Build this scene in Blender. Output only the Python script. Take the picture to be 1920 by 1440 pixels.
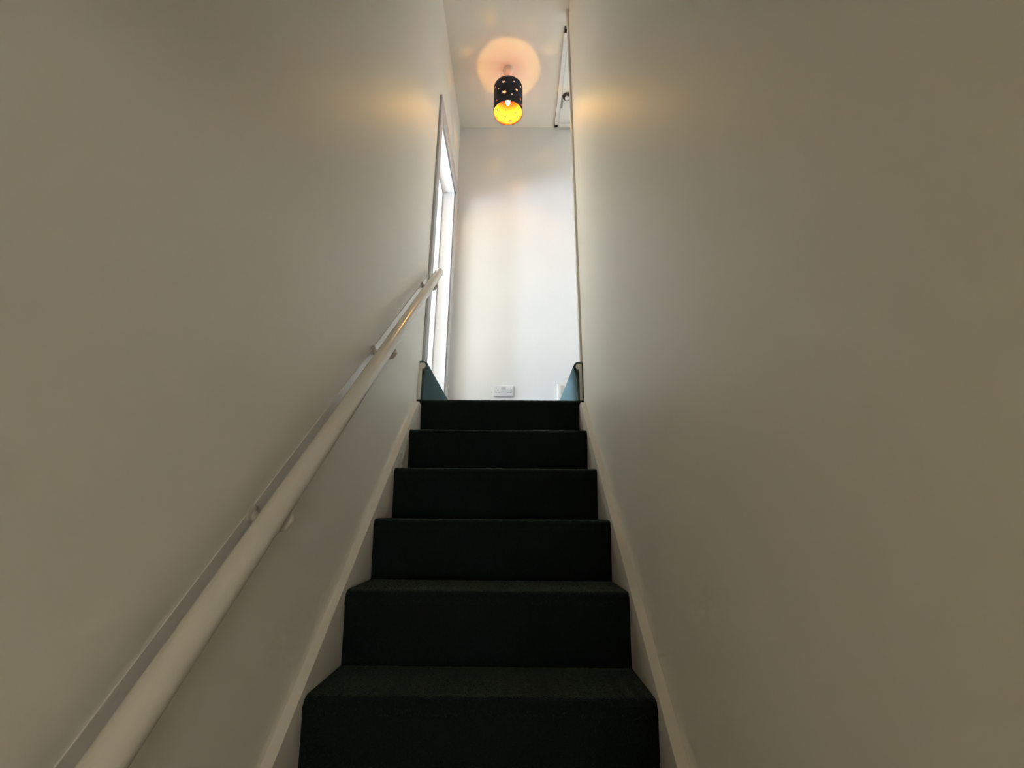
import bpy, bmesh, math, random
from mathutils import Vector, Matrix, geometry, noise
from math import sin, cos, pi, radians

random.seed(7)
for o in list(bpy.data.objects):
    bpy.data.objects.remove(o)
sc = bpy.context.scene
C = sc.collection

# ------------------------------------------------------------------ camera
H = 1.754                      # camera height above the hall floor
F_PX, PITCH, YAW, ROLL, CAM_X = 836.9, 0.28969, -0.006615, 0.008018, 0.0744


def cam_axis(r, u, d):
    c, s = cos(ROLL), sin(ROLL); r, u = c*r - s*u, s*r + c*u
    c, s = cos(PITCH), sin(PITCH); y, z = c*d - s*u, s*d + c*u
    c, s = cos(YAW), sin(YAW)
    return Vector((c*r + s*y, -s*r + c*y, z))


cam_d = bpy.data.cameras.new('camera')
cam = bpy.data.objects.new('camera', cam_d); C.objects.link(cam)
cam_d.sensor_width = 36.0; cam_d.lens = F_PX/1920*36.0
cam_d.clip_start = 0.02; cam_d.clip_end = 200
m = Matrix((cam_axis(1, 0, 0), cam_axis(0, 1, 0), -cam_axis(0, 0, 1))).transposed().to_4x4()
m.translation = (CAM_X, 0, H)
cam.matrix_world = m
sc.camera = cam

# ------------------------------------------------------------------ world, light, exposure
SKY = 1.0
DAY_FILL = (92.0, 370.0)  # room window watts; the second is added fill for the stair walls
HALL_FILL = 16.0  # added fill from behind the camera, lifts the stairwell walls
BULB = 540.0
w = bpy.data.worlds.new('sky'); sc.world = w; w.use_nodes = True
bg = w.node_tree.nodes['Background']
bg.inputs[0].default_value = (0.80, 0.90, 1.0, 1)
bg.inputs[1].default_value = SKY
sc.view_settings.view_transform = 'Standard'
sc.view_settings.look = 'None'
sc.view_settings.gamma = 1.0
sc.view_settings.use_curve_mapping = False
sc.view_settings.exposure = 0.5
cy = sc.cycles
cy.max_bounces = 7; cy.diffuse_bounces = 7; cy.glossy_bounces = 3
cy.use_adaptive_sampling = True; cy.adaptive_threshold = 0.08; cy.adaptive_min_samples = 16
cy.caustics_reflective = False; cy.caustics_refractive = False
cy.sample_clamp_indirect = 6.0
cy.use_denoising = True; cy.use_light_tree = False


def daylight(name, loc, rot, sx, sy, watts, col):
    l = bpy.data.lights.new(name, 'AREA'); l.shape = 'RECTANGLE'; l.size = sx; l.size_y = sy
    l.energy = watts; l.color = col
    o = bpy.data.objects.new(name, l); C.objects.link(o); o.location = loc; o.rotation_euler = rot
    return o


# ------------------------------------------------------------------ dimensions
XW = 0.427                     # half distance between the stair walls
RISE, GO = 0.194, 0.2052
Y0, ZL = 2.200, 0.574 + H      # top nosing, landing level
ZU = 0.782 + H                 # upper floor level left and right of the landing
YB = 3.17                      # back wall
ZC = 3.34 + H                  # ceiling
ZD = 2.552 + H                 # door opening head
DY0, DY1 = 2.335, 3.06        # door opening along the left wall
WT = 0.145                     # left wall thickness
RX0, RX1, RY0, RY1 = -3.6, -XW - WT, -1.4, 4.0      # room beyond the doorway
WZ0, WZ1 = ZU + 0.18, 2.2 + H   # its window and the added one
WIN = ((-1.1, 0.6), (2.05, 2.85))  # second one is added, unseen, to bounce fill onto the stair walls
HY0 = -2.6                     # hall behind the camera
BY = -0.22                     # bulkhead over the hall
HC = ZL - 0.16                 # hall ceiling
HXR = 1.3
HW = (0.45, 1.1, 1.05, 1.75)   # added hall fill window x0 x1 z0 z1

# sky light at the room window, fill at the two added ones
for (wa, wb), watts in zip(WIN, DAY_FILL):
    daylight('window_day_and_fill', (RX0 - 0.12, (wa+wb)/2, (WZ0+WZ1)/2), (0, radians(-90), 0), WZ1-WZ0, wb-wa, watts, (0.69, 0.815, 1.0))
daylight('hall_fill_light', ((HW[0]+HW[1])/2, HY0 - 0.12, (HW[2]+HW[3])/2), (radians(90), 0, 0), HW[1]-HW[0], HW[3]-HW[2], HALL_FILL, (1.0, 0.96, 0.85))  # unseen fill behind the camera, added for the stairwell


# ------------------------------------------------------------------ materials
def mat(name, base, rough=0.5, spec=0.5, noise_amt=0.0, noise_scale=30.0, bump=0.0, bump_scale=200.0,
        metallic=0.0, sheen=0.0, emit=None, strength=0.0, dist=0.001, coat=0.0):
    mt = bpy.data.materials.new(name); mt.use_nodes = True
    nt = mt.node_tree; b = nt.nodes['Principled BSDF']
    b.inputs['Base Color'].default_value = (*base, 1)
    b.inputs['Roughness'].default_value = rough
    b.inputs['Specular IOR Level'].default_value = spec
    b.inputs['Metallic'].default_value = metallic
    b.inputs['Coat Weight'].default_value = coat
    if sheen:
        b.inputs['Sheen Weight'].default_value = sheen
        b.inputs['Sheen Roughness'].default_value = 0.3
        b.inputs['Sheen Tint'].default_value = (0.60, 0.78, 0.68, 1)
    if emit:
        b.inputs['Emission Color'].default_value = (*emit, 1)
        b.inputs['Emission Strength'].default_value = strength
    tc = nt.nodes.new('ShaderNodeTexCoord')
    if noise_amt:
        n = nt.nodes.new('ShaderNodeTexNoise'); n.inputs['Scale'].default_value = noise_scale
        n.inputs['Detail'].default_value = 1
        nt.links.new(tc.outputs['Object'], n.inputs['Vector'])
        mx = nt.nodes.new('ShaderNodeMix'); mx.data_type = 'RGBA'
        lo = [max(0, c*(1-noise_amt)) for c in base]; hi = [min(1, c*(1+noise_amt)) for c in base]
        mx.inputs['A'].default_value = (*lo, 1); mx.inputs['B'].default_value = (*hi, 1)
        nt.links.new(n.outputs['Fac'], mx.inputs['Factor'])
        nt.links.new(mx.outputs['Result'], b.inputs['Base Color'])
    if bump:
        n2 = nt.nodes.new('ShaderNodeTexNoise'); n2.inputs['Scale'].default_value = bump_scale
        n2.inputs['Detail'].default_value = 1
        nt.links.new(tc.outputs['Object'], n2.inputs['Vector'])
        bp = nt.nodes.new('ShaderNodeBump'); bp.inputs['Strength'].default_value = bump
        bp.inputs['Distance'].default_value = dist
        nt.links.new(n2.outputs['Fac'], bp.inputs['Height'])
        nt.links.new(bp.outputs['Normal'], b.inputs['Normal'])
    return mt


M = {}
M['wall_matt'] = mat('back_wall_paint', (0.80, 0.795, 0.785), rough=0.6, spec=0.05, noise_amt=0.02, noise_scale=2.5)
M['wall'] = mat('satin_wall_paint', (0.885, 0.86, 0.78), rough=0.47, spec=0.35, noise_amt=0.02, noise_scale=2.5)
M['ceiling'] = mat('ceiling_paint', (0.82, 0.78, 0.685), rough=0.55, spec=0.4, noise_amt=0.01, noise_scale=3)
M['gloss'] = mat('white_gloss_paint', (0.82, 0.80, 0.76), rough=0.25, spec=0.5, noise_amt=0.01, noise_scale=4)
M['rail'] = mat('rail_gloss_paint', (0.80, 0.765, 0.69), rough=0.16, spec=0.5, noise_amt=0.01, noise_scale=4)
M['stringer'] = mat('stringer_paint', (0.80, 0.77, 0.70), rough=0.4, spec=0.4, noise_amt=0.02, noise_scale=8)
M['carpet'] = mat('dark_green_carpet', (0.0095, 0.0165, 0.0145), rough=0.95, spec=0.1, noise_amt=0.5, noise_scale=260, bump=0.9, bump_scale=420, dist=0.003, sheen=0.42)
nt = M['carpet'].node_tree; pb = nt.nodes['Principled BSDF']
src = pb.inputs['Base Color'].links[0].from_socket
wn = nt.nodes.new('ShaderNodeTexNoise'); wn.inputs['Scale'].default_value = 5.0; wn.inputs['Detail'].default_value = 2
nt.links.new(nt.nodes['Texture Coordinate'].outputs['Object'], wn.inputs['Vector'])
rp = nt.nodes.new('ShaderNodeMapRange'); rp.inputs['From Min'].default_value = 0.5; rp.inputs['From Max'].default_value = 0.75
rp.inputs['To Max'].default_value = 0.5
nt.links.new(wn.outputs['Fac'], rp.inputs['Value'])
wm = nt.nodes.new('ShaderNodeMix'); wm.data_type = 'RGBA'; wm.inputs['B'].default_value = (0.017, 0.017, 0.011, 1)
nt.links.new(rp.outputs['Result'], wm.inputs['Factor']); nt.links.new(src, wm.inputs['A'])
nt.links.new(wm.outputs['Result'], pb.inputs['Base Color'])
M['carpet_lit'] = mat('carpet_lit_tone', (0.085, 0.135, 0.142), rough=0.95, spec=0.1, noise_amt=0.3, noise_scale=260, bump=0.8, bump_scale=420, dist=0.003)  # stair carpet again, its colour lightened for the light on the landing
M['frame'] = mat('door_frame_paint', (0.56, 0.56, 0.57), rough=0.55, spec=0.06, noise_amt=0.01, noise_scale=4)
M['plastic'] = mat('white_plastic', (0.72, 0.72, 0.74), rough=0.3, noise_amt=0.01)
M['hole'] = mat('dark_hole', (0.02, 0.02, 0.02), rough=0.7, noise_amt=0.1)
M['navy'] = mat('navy_paper', (0.040, 0.042, 0.060), rough=0.75, spec=0.2, noise_amt=0.15, noise_scale=90)
M['lining'] = mat('yellow_lining', (0.30, 0.105, 0.028), rough=0.7, spec=0.2, noise_amt=0.03, noise_scale=60)
M['bulb'] = mat('lit_bulb', (0.9, 0.85, 0.75), rough=0.4, emit=(1.0, 0.55, 0.09), strength=BULB)
M['metal'] = mat('dull_bronze', (0.10, 0.085, 0.07), rough=0.4, metallic=0.9, noise_amt=0.2, noise_scale=80)
M['steel'] = mat('grey_steel', (0.42, 0.39, 0.36), rough=0.4, metallic=0.8, noise_amt=0.1, noise_scale=80)
M['bracket'] = mat('bracket_paint', (0.62, 0.57, 0.51), rough=0.4, noise_amt=0.08, noise_scale=70)
M['roomfloor'] = mat('pale_floorboards', (0.55, 0.46, 0.36), rough=0.45, noise_amt=0.15, noise_scale=6)
M['floor'] = mat('hall_floor_wood', (0.30, 0.20, 0.12), rough=0.4, noise_amt=0.3, noise_scale=9)


# ------------------------------------------------------------------ mesh helpers
def link(name, me, material, parent=None, kind=None, label=None, cat=None, group=None):
    o = bpy.data.objects.new(name, me); C.objects.link(o)
    if material is not None:
        me.materials.append(material)
    if parent is not None:
        o.parent = parent
    tag(o, label, cat, kind, group)
    return o


def tag(o, label=None, cat=None, kind=None, group=None):
    if label: o['label'] = label
    if cat: o['category'] = cat
    if kind: o['kind'] = kind
    if group: o['group'] = group
    return o


def empty(name, loc, label=None, cat=None, kind=None, group=None):
    o = bpy.data.objects.new(name, None); C.objects.link(o); o.location = loc
    o.empty_display_size = 0.05
    return tag(o, label, cat, kind, group)


class B:
    """collects pieces of one mesh, in world coordinates"""
    def __init__(s): s.bm = bmesh.new()

    def box(s, x0, x1, y0, y1, z0, z1, bev=0.0, seg=2):
        r = bmesh.ops.create_cube(s.bm, size=1.0)
        for v in r['verts']:
            v.co = Vector(((x0+x1)/2 + v.co.x*(x1-x0), (y0+y1)/2 + v.co.y*(y1-y0), (z0+z1)/2 + v.co.z*(z1-z0)))
        if bev:
            es = list({e for v in r['verts'] for e in v.link_edges})
            bmesh.ops.bevel(s.bm, geom=es, offset=bev, segments=seg, affect='EDGES', profile=0.5)
        return s

    def prism(s, pts, axis, lo, hi, n=1):
        """closed outline pts (two coordinates) swept along axis"""
        def P(a, b, t):
            return Vector((t, a, b)) if axis == 'x' else Vector((a, t, b)) if axis == 'y' else Vector((a, b, t))
        rings = [[s.bm.verts.new(P(a, b, lo + (hi-lo)*k/n)) for a, b in pts] for k in range(n+1)]
        N = len(pts)
        for k in range(n):
            for i in range(N):
                j = (i+1) % N
                s.bm.faces.new((rings[k][i], rings[k][j], rings[k+1][j], rings[k+1][i]))
        s.bm.faces.new(rings[0]); s.bm.faces.new(rings[-1])
        return s

    def lathe(s, prof, centre, n=32, axis=Vector((0, 0, 1)), cap=True):
        """prof: (radius, distance along axis)"""
        ax = axis.normalized(); a = ax.orthogonal().normalized(); b = ax.cross(a); c0 = Vector(centre)
        rings = [[s.bm.verts.new(c0 + ax*h + (a*cos(2*pi*i/n) + b*sin(2*pi*i/n))*r) for i in range(n)] for r, h in prof]
        for k in range(len(rings)-1):
            for i in range(n):
                j = (i+1) % n
                s.bm.faces.new((rings[k][i], rings[k][j], rings[k+1][j], rings[k+1][i]))
        if cap:
            s.bm.faces.new(rings[0]); s.bm.faces.new(rings[-1])
        return s

    def tube(s, pts, rad, n=14):
        pts = [Vector(p) for p in pts]
        rs = rad if isinstance(rad, (list, tuple)) else [rad]*len(pts)
        rings = []; up = None
        for k, p in enumerate(pts):
            t = (pts[min(k+1, len(pts)-1)] - pts[max(k-1, 0)]).normalized()
            up = t.orthogonal().normalized() if up is None else (up - t*up.dot(t)).normalized()
            bb = t.cross(up)
            rings.append([s.bm.verts.new(p + (up*cos(2*pi*i/n) + bb*sin(2*pi*i/n))*rs[k]) for i in range(n)])
        for k in range(len(rings)-1):
            for i in range(n):
                j = (i+1) % n
                s.bm.faces.new((rings[k][i], rings[k][j], rings[k+1][j], rings[k+1][i]))
        s.bm.faces.new(rings[0]); s.bm.faces.new(rings[-1])
        return s

    def build(s, name, material, parent=None, smooth=False, angle=40, **kw):
        bmesh.ops.recalc_face_normals(s.bm, faces=s.bm.faces)
        off = parent_origin(parent)
        bmesh.ops.translate(s.bm, verts=s.bm.verts, vec=-off)
        me = bpy.data.meshes.new(name); s.bm.to_mesh(me); s.bm.free()
        if smooth:
            me.polygons.foreach_set('use_smooth', [True]*len(me.polygons))
            me.set_sharp_from_angle(angle=radians(angle))
        return link(name, me, material, parent, **kw)


def parent_origin(p):
    v = Vector((0, 0, 0))
    while p is not None:
        v = v + p.location; p = p.parent
    return v


ST = dict(kind='structure')

# ------------------------------------------------------------------ the shell
b = B()
b.box(-XW-WT, -XW, HY0, DY0, 0, ZC)
b.box(-XW-WT, -XW, DY1, YB+0.1, 0, ZC)
b.box(-XW-WT, -XW, DY0, DY1, ZD, ZC)
b.box(-XW-WT, -XW, DY0, DY1, 0, ZU-0.05)
b.build('wall_left', M['wall'], **ST)
B().box(XW, XW+0.11, BY-0.12, 2.2, 0, ZC).build('wall_right', M['wall'], **ST)
B().box(-XW-WT, 1.7, YB, YB+0.1, 1.2, ZC).build('wall_back', M['wall_matt'], **ST)
B().box(RX0-0.1, 1.7, RY0-0.1, RY1+0.1, ZC, ZC+0.1).build('ceiling', M['ceiling'], **ST)
# bulkhead above the hall and the hall itself
B().box(-XW, XW+0.11, BY-0.12, BY, HC, ZC).build('wall_bulkhead', M['wall'], **ST)
B().box(-XW-WT, HXR+0.1, HY0-0.1, BY-0.12, HC, HC+0.12).build('ceiling', M['ceiling'], **ST)
B().box(-XW-WT, HXR+0.1, HY0-0.1, 2.3, -0.1, 0).build('floor', M['floor'], **ST)
b = B()
b.box(-XW-WT, HW[0], HY0-0.1, HY0, 0, HC); b.box(HW[1], HXR+0.1, HY0-0.1, HY0, 0, HC)
b.box(HW[0], HW[1], HY0-0.1, HY0, 0, HW[2]); b.box(HW[0], HW[1], HY0-0.1, HY0, HW[3], HC)
b.build('wall_front', M['wall'], **ST)
B().box(HXR, HXR+0.1, HY0, BY, 0, HC).build('wall_hall_right', M['wall'], **ST)
B().box(XW+0.11, HXR+0.1, BY-0.12, BY, 0, HC+0.12).build('wall_hall_end', M['wall'], **ST)
# room beyond the doorway
b = B()
cuts = [RY0-0.1, WIN[0][0], WIN[0][1], WIN[1][0], WIN[1][1], RY1+0.1]
for i in (0, 2, 4): b.box(RX0-0.1, RX0, cuts[i], cuts[i+1], ZU-0.2, ZC)
for wa, wb in WIN:
    b.box(RX0-0.1, RX0, wa, wb, ZU-0.2, WZ0); b.box(RX0-0.1, RX0, wa, wb, WZ1, ZC)
b.build('wall_room_far', M['wall'], **ST)
B().box(RX0, RX1, RY0-0.1, RY0, ZU-0.2, ZC).build('wall_room_near', M['wall'], **ST)
B().box(RX0, RX1, RY1, RY1+0.1, ZU-0.2, ZC).build('wall_room_end', M['wall'], **ST)
B().box(-XW-WT, -XW-WT+0.1, YB+0.1, RY1+0.1, ZU-0.2, ZC).build('wall_room_side', M['wall'], **ST)
B().box(RX0-0.1, -XW-0.01, RY0-0.1, RY1+0.1, ZU-0.2, ZU-0.012).build('floor', M['roomfloor'], **ST)
# upper landing to the right
B().box(XW-0.004, 1.7, 2.2, YB, ZU-0.2, ZU-0.012).build('floor', M['carpet_lit'], **ST)
B().box(1.25, 1.35, 2.1, YB, ZU-0.2, ZC).build('wall_landing_right', M['wall'], **ST)
B().box(XW+0.11, 1.7, 2.1, 2.2, ZU-0.2, ZC).build('wall_landing_near', M['wall'], **ST)

# windows, out of view: one lets daylight in, two are added as fill
def window(name, axis, pos, a0, a1, z0, z1):
    e = empty(name, (pos, (a0+a1)/2, z0) if axis == 'x' else ((a0+a1)/2, pos, z0), kind='structure')
    def bx(p0, p1, q0, q1, nm):
        bb = B()
        if axis == 'x': bb.box(pos-0.07, pos-0.02, p0, p1, q0, q1, 0.004)
        else: bb.box(p0, p1, pos-0.07, pos-0.02, q0, q1, 0.004)
        bb.build(nm, M['gloss'], e)
    bx(a0, a0+0.05, z0, z1, 'window_frame'); bx(a1-0.05, a1, z0, z1, 'window_frame')
    bx(a0, a1, z0, z0+0.05, 'window_frame'); bx(a0, a1, z1-0.05, z1, 'window_frame')
    mid = (a0+a1)/2; bx(mid-0.02, mid+0.02, z0, z1, 'glazing_bar')
window('window_1', 'x', RX0, *WIN[0], WZ0, WZ1)
window('window_fill_room', 'x', RX0, *WIN[1], WZ0, WZ1)  # added for the fill light
window('window_fill_hall', 'y', HY0, *HW)  # added around the hall fill


# ------------------------------------------------------------------ staircase
def jitter(bm, amt, scale):
    for v in bm.verts:
        d = noise.noise_vector(v.co*scale)
        v.co += d*amt


stair = empty('staircase', (0, Y0 - 11*GO, 0), 'narrow straight staircase covered in dark green carpet between white painted strings', 'staircase')
CW = 0.401
NR = 0.020


def tread_profile(yn, z, depth, lip=0.040):
    pts = [(yn+depth, z)]
    for k in range(7):
        a = pi/2 + pi/2*k/6
        pts.append((yn+NR + NR*cos(a), z - NR + NR*sin(a)))
    pts += [(yn+0.001, z-lip), (yn+NR, z-lip), (yn+depth, z-lip)]
    return pts


treads = []
for k in range(1, 12):
    yn, z = Y0 - k*GO, ZL - k*RISE
    t = B().prism(tread_profile(yn, z, GO+0.03), 'x', -CW, CW, 150)
    jitter(t.bm, 0.0013, 95); jitter(t.bm, 0.0010, 240)
    treads.append(t.build('tread', M['carpet'], stair, smooth=True, angle=80))
# carpet drops straight from each nosing to the foot of the riser
for k in range(0, 12):
    yn, z = Y0 - k*GO, ZL - k*RISE
    zt_ = z - (0.036 if k else 0.030)
    t = B().prism([(yn+0.021, z-RISE-0.002), (yn+0.001, zt_), (yn+0.014, zt_), (yn+0.034, z-RISE-0.002)], 'x', -CW+0.0005, CW-0.0005)
    t.build('riser', M['carpet'], stair)
# short pile standing on the treads that can be seen
def pile(yn, z, n, parent):
    co, fs = [], []
    for i in range(n):
        x = random.uniform(-CW+0.002, CW-0.002)
        q = random.uniform(-0.030, GO)
        if q > NR: y, h, nv = yn+q, z, Vector((0, 0, 1))
        elif q > 0:
            a = pi/2 + pi/2*(1-q/NR); y, h, nv = yn+NR+NR*cos(a), z-NR+NR*sin(a), Vector((0, cos(a), sin(a)))
        else: y, h, nv = yn, z-NR+q*0.5, Vector((0, -1, 0))
        d = (nv + Vector((random.gauss(0, .45), random.gauss(0, .45), random.gauss(0, .45)))).normalized()*random.uniform(.0018, .0042)
        w_ = Vector((random.gauss(0, 1), random.gauss(0, 1), random.gauss(0, 1))).normalized()*0.0006
        p = Vector((x, y, h)) - nv*0.0006
        k0 = len(co); co += [p-w_, p+w_, p+d]; fs.append((k0, k0+1, k0+2))
    off = parent_origin(parent)
    me = bpy.data.meshes.new('carpet_pile'); me.from_pydata([c-off for c in co], [], fs)
    link('carpet_pile', me, M['carpet'], parent, kind='stuff')
for k, o in enumerate(treads):
    if k < 6: pile(Y0 - (k+1)*GO, ZL - (k+1)*RISE, 9000, o)
# side strings: parallel boards, top edge on the nosing line
sl = RISE/GO
S_UP = 0.022
ye = Y0 + 0.004
for sgn in (-1, 1):
    zt = lambda y: ZL + (y - Y0)*sl + S_UP
    pts = [(-0.12, 0.0), (-0.12, max(0.02, zt(-0.12))), (ye, ZL-0.030), (ye+0.03, ZL-0.032), (ye+0.03, ZL-0.42)]
    pts = [(-0.17, 0.0), (-0.17, zt(-0.17)), (ye - 0.055, zt(ye - 0.055)), (ye, ZL-0.031), (ye+0.03, ZL-0.031), (ye+0.03, ZL-0.50), (0.35, 0.0)]
    x0, x1 = (-XW+0.0005, -CW-0.0005) if sgn < 0 else (CW+0.0005, XW-0.0005)
    bb = B().prism(pts, 'x', x0, x1)
    bb.build('side_string', M['stringer'], stair, label='white painted side string following the steps')

# landing floor with its carpeted nosing
b = B()
b.prism(tread_profile(Y0, ZL, YB-Y0, 0.032), 'x', -XW, XW, 150)
jitter(b.bm, 0.0010, 110)
b.build('floor', M['carpet'], smooth=True, angle=60, **ST)

# steps up from the landing to either side
def side_step(sgn, label):
    e = empty('side_step', (sgn*0.40, 2.205, ZL), label, 'step')
    XN = 0.392
    zt = ZU - 0.012; th = 0.031; r = th/2
    # white nosing board, end grain towards the stairs
    pts = [(sgn*XW, zt), (sgn*(XN+r*0.7), zt)]
    for k in range(1, 9):
        a = pi/2 + pi*k/9
        pts.append((sgn*(XN+r*0.7 + r*0.7*cos(a)), zt - r + r*sin(a)))
    pts += [(sgn*(XN+r*0.7), zt-th), (sgn*XW, zt-th)]
    B().prism(pts, 'y', 2.205, YB-0.002).build('nosing_board', M['stringer'], e, smooth=True, angle=50, label='white painted rounded end of the nosing board')
    B().box(*sorted((sgn*XW, sgn*0.409)), 2.207, YB-0.002, ZL, zt-th, 0.001).build('riser_board', M['stringer'], e)
    # carpet falling over the nosing
    t = 0.012
    out = [(XW+0.03, ZU), (XN+0.012, ZU), (XN+0.002, ZU-0.003), (XN-0.006, ZU-0.010), (XN-t, ZU-0.022), (XN-t+0.001, ZU-0.034),
           (XN-0.003, ZU-0.060), (XN+0.003, ZU-0.10), (XN+0.006, ZU-0.15), (XN+0.007, ZL)]
    inn = [(x+t, z - (t if i < 3 else 0)) for i, (x, z) in enumerate(out)]
    inn = [(XW+0.03, ZU-t), (XN+0.013, ZU-t), (XN+0.006, ZU-t-0.001), (XN+0.002, ZU-t-0.005), (XN, ZU-0.026), (XN+0.003, ZU-0.036),
           (XN+0.007, ZU-0.060), (XN+0.012, ZU-0.10), (XN+0.015, ZU-0.15), (XN+0.016, ZL)]
    prof = [(sgn*x, z) for x, z in out + inn[::-1]]
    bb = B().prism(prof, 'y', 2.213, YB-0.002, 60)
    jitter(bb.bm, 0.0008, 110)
    bb.build('carpet_runner', M['carpet_lit'], e, smooth=True, angle=50, label='carpet wrapped over the nosing, coloured lighter and bluer as if lit')
side_step(-1, 'carpeted step up from the landing into the left doorway')
side_step(1, 'carpeted step up from the landing towards the right')

# ------------------------------------------------------------------ doorway on the left
d = empty('door_1', (-XW, (DY0+DY1)/2, ZU), kind='structure')
tag(d, 'white painted doorway on the left of the landing', None)
AT, AW = 0.015, 0.072
lt = 0.022
lx0, lx1 = -XW-WT-0.002, -XW
B().box(lx0, lx1, DY0, DY0+lt, ZU-0.012, ZD, 0.002).build('jamb', M['frame'], d)
B().box(lx0, lx1, DY1-lt, DY1, ZU-0.012, ZD, 0.002).build('jamb', M['frame'], d)
B().box(lx0, lx1, DY0, DY1, ZD-lt, ZD, 0.002).build('head_jamb', M['frame'], d)
sx0, sx1 = -XW-0.105, -XW-0.092
sx0, sx1 = -XW-0.118, -XW-0.094
B().box(sx0, sx1, DY0+lt, DY0+lt+0.012, ZU-0.012, ZD-lt, 0.002).build('door_stop', M['frame'], d)
B().box(sx0, sx1, DY1-lt-0.012, DY1-lt, ZU-0.012, ZD-lt, 0.002).build('door_stop', M['frame'], d)
B().box(sx0, sx1, DY0+lt, DY1-lt, ZD-lt-0.012, ZD-lt, 0.002).build('door_stop', M['frame'], d)
ay0, ay1 = DY0+0.004, DY1-0.004
B().box(-XW+0.0005, -XW+AT, ay0-AW, ay0, ZU-0.004, ZD-0.004+AW+0.04, 0.003).build('architrave', M['frame'], d)
B().box(-XW, -XW+AT, ay1, min(ay1+AW, YB-0.003), ZU-0.004, ZD-0.004+AW+0.04, 0.003).build('architrave', M['frame'], d)
B().box(-XW, -XW+AT, ay0, ay1, ZD-0.004, ZD-0.004+AW+0.04, 0.003).build('architrave', M['frame'], d)
# full height casing where the right hand wall ends
B().box(XW-0.013, XW+0.113, 2.2, 2.235, ZU-0.005, ZC-0.001, 0.003).build('trim_1', M['gloss'], kind='structure')
# skirtings of the landings
def skirting(name, x0, x1, z0, h, endpost=None):
    y1 = YB
    pts = [(y1, z0), (y1-0.018, z0), (y1-0.018, z0+h-0.030), (y1-0.014, z0+h-0.026), (y1-0.014, z0+h-0.016), (y1-0.008, z0+h-0.006), (y1-0.006, z0+h), (y1, z0+h)]
    b = B().prism(pts, 'x', x0, x1)
    if endpost:
        b.box(x0-0.002, x0+endpost, y1-0.026, y1, z0, z0+h+0.006, 0.003)
    b.build(name, M['gloss'], kind='structure')
skirting('baseboard_back', 0.392, 1.25, ZU-0.011, 0.165, 0.022)
skirting('baseboard_landing', -0.39, 0.39, ZL, 0.12)

# ------------------------------------------------------------------ handrail
RXc, RR = -0.359, 0.0228
BT = 0.003                     # backing board thickness
rz = lambda y: H + 0.378 + 0.944*(y - 1.238)
ya, yb = -0.30, 2.262
dirv = Vector((0, 1, 0.944)).normalized()
hr = empty('handrail', (RXc, 0.9, rz(0.9)), 'long white painted round handrail on brackets along the left wall', 'handrail')
B().prism([(-0.30, rz(-0.30)-0.026), (2.262, rz(2.262)-0.026), (2.262, rz(2.262)-0.095), (-0.30, rz(-0.30)-0.095)], 'x', -XW+0.0005, -XW+BT).build('backing_board', M['gloss'], hr, label='flat gloss painted board behind the rail')
n = 40
pA, pB = Vector((RXc, ya, rz(ya))), Vector((RXc, yb, rz(yb)))
pts, rad = [], []
pts = [pA + dirv*(RR*(1-cos(pi/2*k/6))) for k in range(7)]; rad = [max(0.0008, RR*sin(pi/2*k/6)) for k in range(7)]
L = (pB-pA).length
for k in range(1, 30):
    pts.append(pA + dirv*(RR + (L-2*RR)*k/30)); rad.append(RR)
pts += [pA + dirv*(L-RR + RR*sin(pi/2*k/6)) for k in range(7)]; rad += [max(0.0008, RR*cos(pi/2*k/6)) for k in range(7)]
B().tube(pts, rad, 40).build('rail', M['rail'], hr, smooth=True, angle=80)
for yk in (0.22, 0.880, 1.470, 2.135):
    zk = rz(yk) - 0.052
    br = B()
    x0 = -XW + BT
    pth = [(x0+0.001, yk, zk+0.014), (x0+0.012, yk, zk+0.004), (x0+0.030, yk, zk-0.010), (x0+0.050, yk, zk-0.012), (x0+0.068, yk, zk-0.008), (x0+0.077, yk, zk+0.004), (x0+0.074, yk, zk+0.018)]
    br.tube(pth, [0.009, 0.0085, 0.008, 0.0085, 0.009, 0.008, 0.005], 12)
    bo = br.build('bracket', M['bracket'], hr, smooth=True, angle=60)
    B().lathe([(0.017, 0), (0.017, 0.003), (0.013, 0.006), (0.0, 0.0065)], (x0, yk, zk+0.014), 24, Vector((1, 0, 0)), cap=False).build('wall_rose', M['bracket'], bo, smooth=True)
    s = B(); 
    c0 = Vector((RXc, yk, rz(yk))) - Vector((0, -0.944, 1)).normalized()*(RR+0.001)
    s.box(-0.011, 0.011, -0.026, 0.026, -0.0015, 0.0015, 0.001)
    rot = Matrix.Rotation(math.atan(0.944), 4, 'X')
    bmesh.ops.transform(s.bm, matrix=Matrix.Translation(c0) @ rot, verts=s.bm.verts)
    s.build('saddle_plate', M['bracket'], bo)

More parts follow.
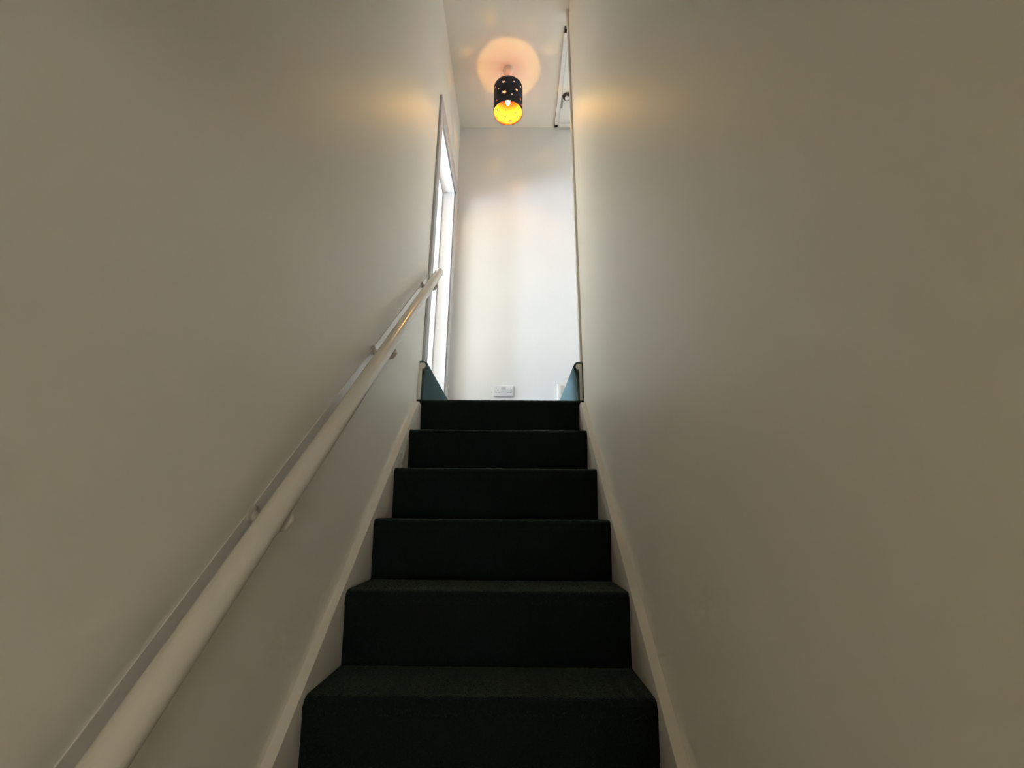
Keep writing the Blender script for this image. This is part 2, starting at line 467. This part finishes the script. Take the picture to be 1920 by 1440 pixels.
# ------------------------------------------------------------------ double wall socket
def socket():
    x0, x1, z0, z1 = -0.0815, 0.0635, 0.846+H, 0.929+H
    cx, cz = (x0+x1)/2, (z0+z1)/2
    e = empty('wall_socket', (cx, YB, z0), 'white plastic double plug socket low on the back wall', 'socket')
    B().box(x0, x1, YB-0.010, YB-0.0005, z0, z1, 0.003, 3).build('faceplate', M['plastic'], e, smooth=True)
    for s in (-1, 1):
        sx = cx + s*0.0095
        sw = B()
        sw.prism([(YB-0.009, cz+0.012), (YB-0.0125, cz+0.012), (YB-0.016, cz+0.033), (YB-0.009, cz+0.033)], 'x', sx-0.0065, sx+0.0065)
        sw.build('rocker_switch', M['plastic'], e)
        ox = cx + s*0.042
        B().box(ox-0.002, ox+0.002, YB-0.0104, YB-0.0094, cz+0.003, cz+0.011).build('earth_slot', M['hole'], e)
        for q in (-1, 1):
            B().box(ox+q*0.011-0.0035, ox+q*0.011+0.0035, YB-0.0104, YB-0.0094, cz-0.014, cz-0.0105).build('pin_slot', M['hole'], e)
        B().lathe([(0.003, 0), (0.003, 0.0008), (0, 0.001)], (cx + s*0.0605, YB-0.0098, cz+0.001), 14, Vector((0, -1, 0)), cap=False).build('screw', M['steel'], e)
socket()

# ------------------------------------------------------------------ loft hatch
hx0, hx1, hy0, hy1 = 0.411, 1.0, 2.31, 3.15
lh = empty('loft_hatch', ((hx0+hx1)/2, (hy0+hy1)/2, ZC), 'white loft hatch with timber surround in the ceiling beside the lamp', 'hatch')
tw = 0.034
for (a, b_, c, d_) in ((hx0, hx0+tw, hy0, hy1), (hx1-tw, hx1, hy0, hy1), (hx0, hx1, hy0, hy0+tw), (hx0, hx1, hy1-tw, hy1)):
    B().box(a, b_, c, d_, ZC-0.022, ZC-0.0005, 0.003).build('surround', M['gloss'], lh)
B().box(hx0+tw+0.002, hx1-tw-0.002, hy0+tw+0.002, hy1-tw-0.002, ZC-0.010, ZC-0.001, 0.001).build('panel', M['gloss'], lh)
kx, ky = 0.489, 2.85
kn = B().lathe([(0.034, 0), (0.036, 0.004), (0.034, 0.012), (0.026, 0.013), (0.024, 0.006), (0.0, 0.006)], (kx, ky, ZC-0.010), 32, Vector((0, 0, -1)), cap=False).build('catch_ring', M['metal'], lh, smooth=True, angle=50)
B().lathe([(0.010, 0.004), (0.010, 0.012), (0.017, 0.018), (0.018, 0.025), (0.012, 0.032), (0.0, 0.034)], (kx, ky, ZC-0.010), 24, Vector((0, 0, -1)), cap=False).build('knob', M['plastic'], kn, smooth=True, angle=50)
B().box(0.446, 0.461, 2.845, 2.96, ZC-0.016, ZC-0.009, 0.001).build('latch_plate', M['steel'], lh)

# ------------------------------------------------------------------ pendant lamp
LX, LY, LR, LZ0, LH = 0.010, 2.635, 0.1088, 2.910+H, 0.238
lamp = empty('pendant_lamp', (LX, LY, ZC), 'navy cylindrical pendant lamp with star cut-outs glowing yellow inside', 'lamp')
B().lathe([(0.041, 0), (0.042, 0.010), (0.038, 0.026), (0.024, 0.040), (0.010, 0.045), (0.0, 0.045)], (LX, LY, ZC), 32, Vector((0, 0, -1)), cap=False).build('ceiling_rose', M['rail'], lamp, smooth=True, angle=50)
B().tube([(LX, LY, ZC-0.03), (LX, LY, LZ0+LH-0.02)], 0.0035, 10).build('cord', M['plastic'], lamp, smooth=True)
B().lathe([(0.006, 0), (0.014, 0.006), (0.017, 0.02), (0.017, 0.045), (0.015, 0.05), (0.0, 0.05)], (LX, LY, LZ0+LH-0.015), 24, Vector((0, 0, -1)), cap=False).build('lampholder', M['plastic'], lamp, smooth=True, angle=50)
# spider ring holding the shade
sp = B()
zs = LZ0+LH-0.022
for k in range(3):
    a = 2*pi*k/3 + 0.5
    sp.tube([(LX+0.018*cos(a), LY+0.018*sin(a), zs), (LX+(LR-0.002)*cos(a), LY+(LR-0.002)*sin(a), zs)], 0.0012, 6)
sp.build('shade_carrier', M['steel'], lamp)
# bulb: candle shape
zb = LZ0+0.109
B().lathe([(0.0, 0.0), (0.005, 0.003), (0.010, 0.010), (0.0140, 0.021), (0.0155, 0.032), (0.0158, 0.042)], (LX, LY, zb-0.032), 24, Vector((0, 0, 1)), cap=False).build('bulb', M['bulb'], lamp, smooth=True, label='bright glowing bulb')
B().lathe([(0.0158, 0.042), (0.0164, 0.043), (0.0162, 0.050), (0.014, 0.064), (0.0125, 0.070), (0.0125, 0.085)], (LX, LY, zb-0.032), 24, Vector((0, 0, 1)), cap=True).build('bulb_base', M['plastic'], lamp, smooth=True)

STARS = [(-108, .185, 'm'), (-65, .193, 's'), (-131, .142, 's'), (-105, .083, 'L'), (-74, .063, 's'), (-53, .124, 'm'),
         (-156, .200, 'm'), (-28, .198, 'm'), (-167, .128, 'm'), (-139, .043, 's'), (-30, .075, 'm'), (-14, .045, 'm'), (-9, .141, 's'),
         (142, .103, 'm'), (100, .147, 's'), (58, .103, 's'), (103, .083, 's'), (141, .028, 's'), (82, .036, 'm'), (73, .19, 's'),
         (35, .040, 's'), (134, .181, 's'), (20, .17, 'm'), (172, .06, 's'), (165, .16, 's'), (30, .11, 's'), (118, .21, 's'), (-88, .145, 'x'), (48, .205, 's')]
SR = dict(L=.0235, m=.0165, s=.0105, x=.0)


def shade_mesh(R, closed_rim):
    W_ = 2*pi*R
    pts, edges = [], []
    NX, NZ = 96, 10
    def add(p): pts.append(Vector(p)); return len(pts)-1
    def loop(idx):
        for i in range(len(idx)): edges.append((idx[i], idx[(i+1) % len(idx)]))
    polys = []
    for a, h, s in STARS:
        if SR[s] == 0: continue
        u0 = ((a % 360)/360)*W_; rot = random.uniform(0, 1.2)
        poly = []
        for k in range(10):
            rr = SR[s]*(1.0 if k % 2 == 0 else 0.45)
            t = rot + 2*pi*k/10
            poly.append((u0+rr*sin(t), h+rr*cos(t)))
        polys.append(poly)
    bottom = [add((W_*i/NX, 0)) for i in range(NX+1)]
    top = [add((W_*i/NX, LH)) for i in range(NX+1)]
    left = [add((0, LH*i/NZ)) for i in range(1, NZ)]
    right = [add((W_, LH*i/NZ)) for i in range(1, NZ)]
    loop(bottom + right + top[::-1] + left[::-1])
    for i in range(1, NX):
        for k in range(1, NZ):
            x, z = W_*i/NX, LH*k/NZ
            if all((x-sum(q[0] for q in P)/10)**2 + (z-sum(q[1] for q in P)/10)**2 > 0.0007 for P in polys): add((x, z))
    for P in polys:
        loop([add(q) for q in P])
    r = geometry.delaunay_2d_cdt(pts, edges, [], 0, 1e-6)
    vs, fs = r[0], r[2]
    def inside(P, x, y):
        c = False
        for i in range(len(P)):
            x1, y1 = P[i]; x2, y2 = P[i-1]
            if (y1 > y) != (y2 > y) and x < (x2-x1)*(y-y1)/(y2-y1)+x1: c = not c
        return c
    faces = []
    for f in fs:
        cxx = sum(vs[i].x for i in f)/3; cyy = sum(vs[i].y for i in f)/3
        if not any(inside(P, cxx, cyy) for P in polys): faces.append(tuple(f))
    co = [(LX+R*cos(v.x/R), LY+R*sin(v.x/R), LZ0+v.y) for v in vs]
    return co, faces


def shade_part(name, R, material, parent, flip, label=None):
    random.seed(11)
    co, fs = shade_mesh(R, True)
    off = parent_origin(parent)
    me = bpy.data.meshes.new(name)
    me.from_pydata([Vector(c)-off for c in co], [], [f[::-1] for f in fs] if flip else fs)
    bm = bmesh.new(); bm.from_mesh(me); bmesh.ops.remove_doubles(bm, verts=bm.verts, dist=1e-5); bm.to_mesh(me); bm.free()
    me.polygons.foreach_set('use_smooth', [True]*len(me.polygons))
    o = link(name, me, material, parent, label=label)
    md = o.modifiers.new('thickness', 'SOLIDIFY'); md.thickness = 0.0009; md.offset = 0
    return o
shade = shade_part('shade', LR, M['navy'], lamp, False, 'navy shade pierced with stars')
shade_part('shade_lining', LR-0.0016, M['lining'], shade, False, 'cream lining glowing yellow')
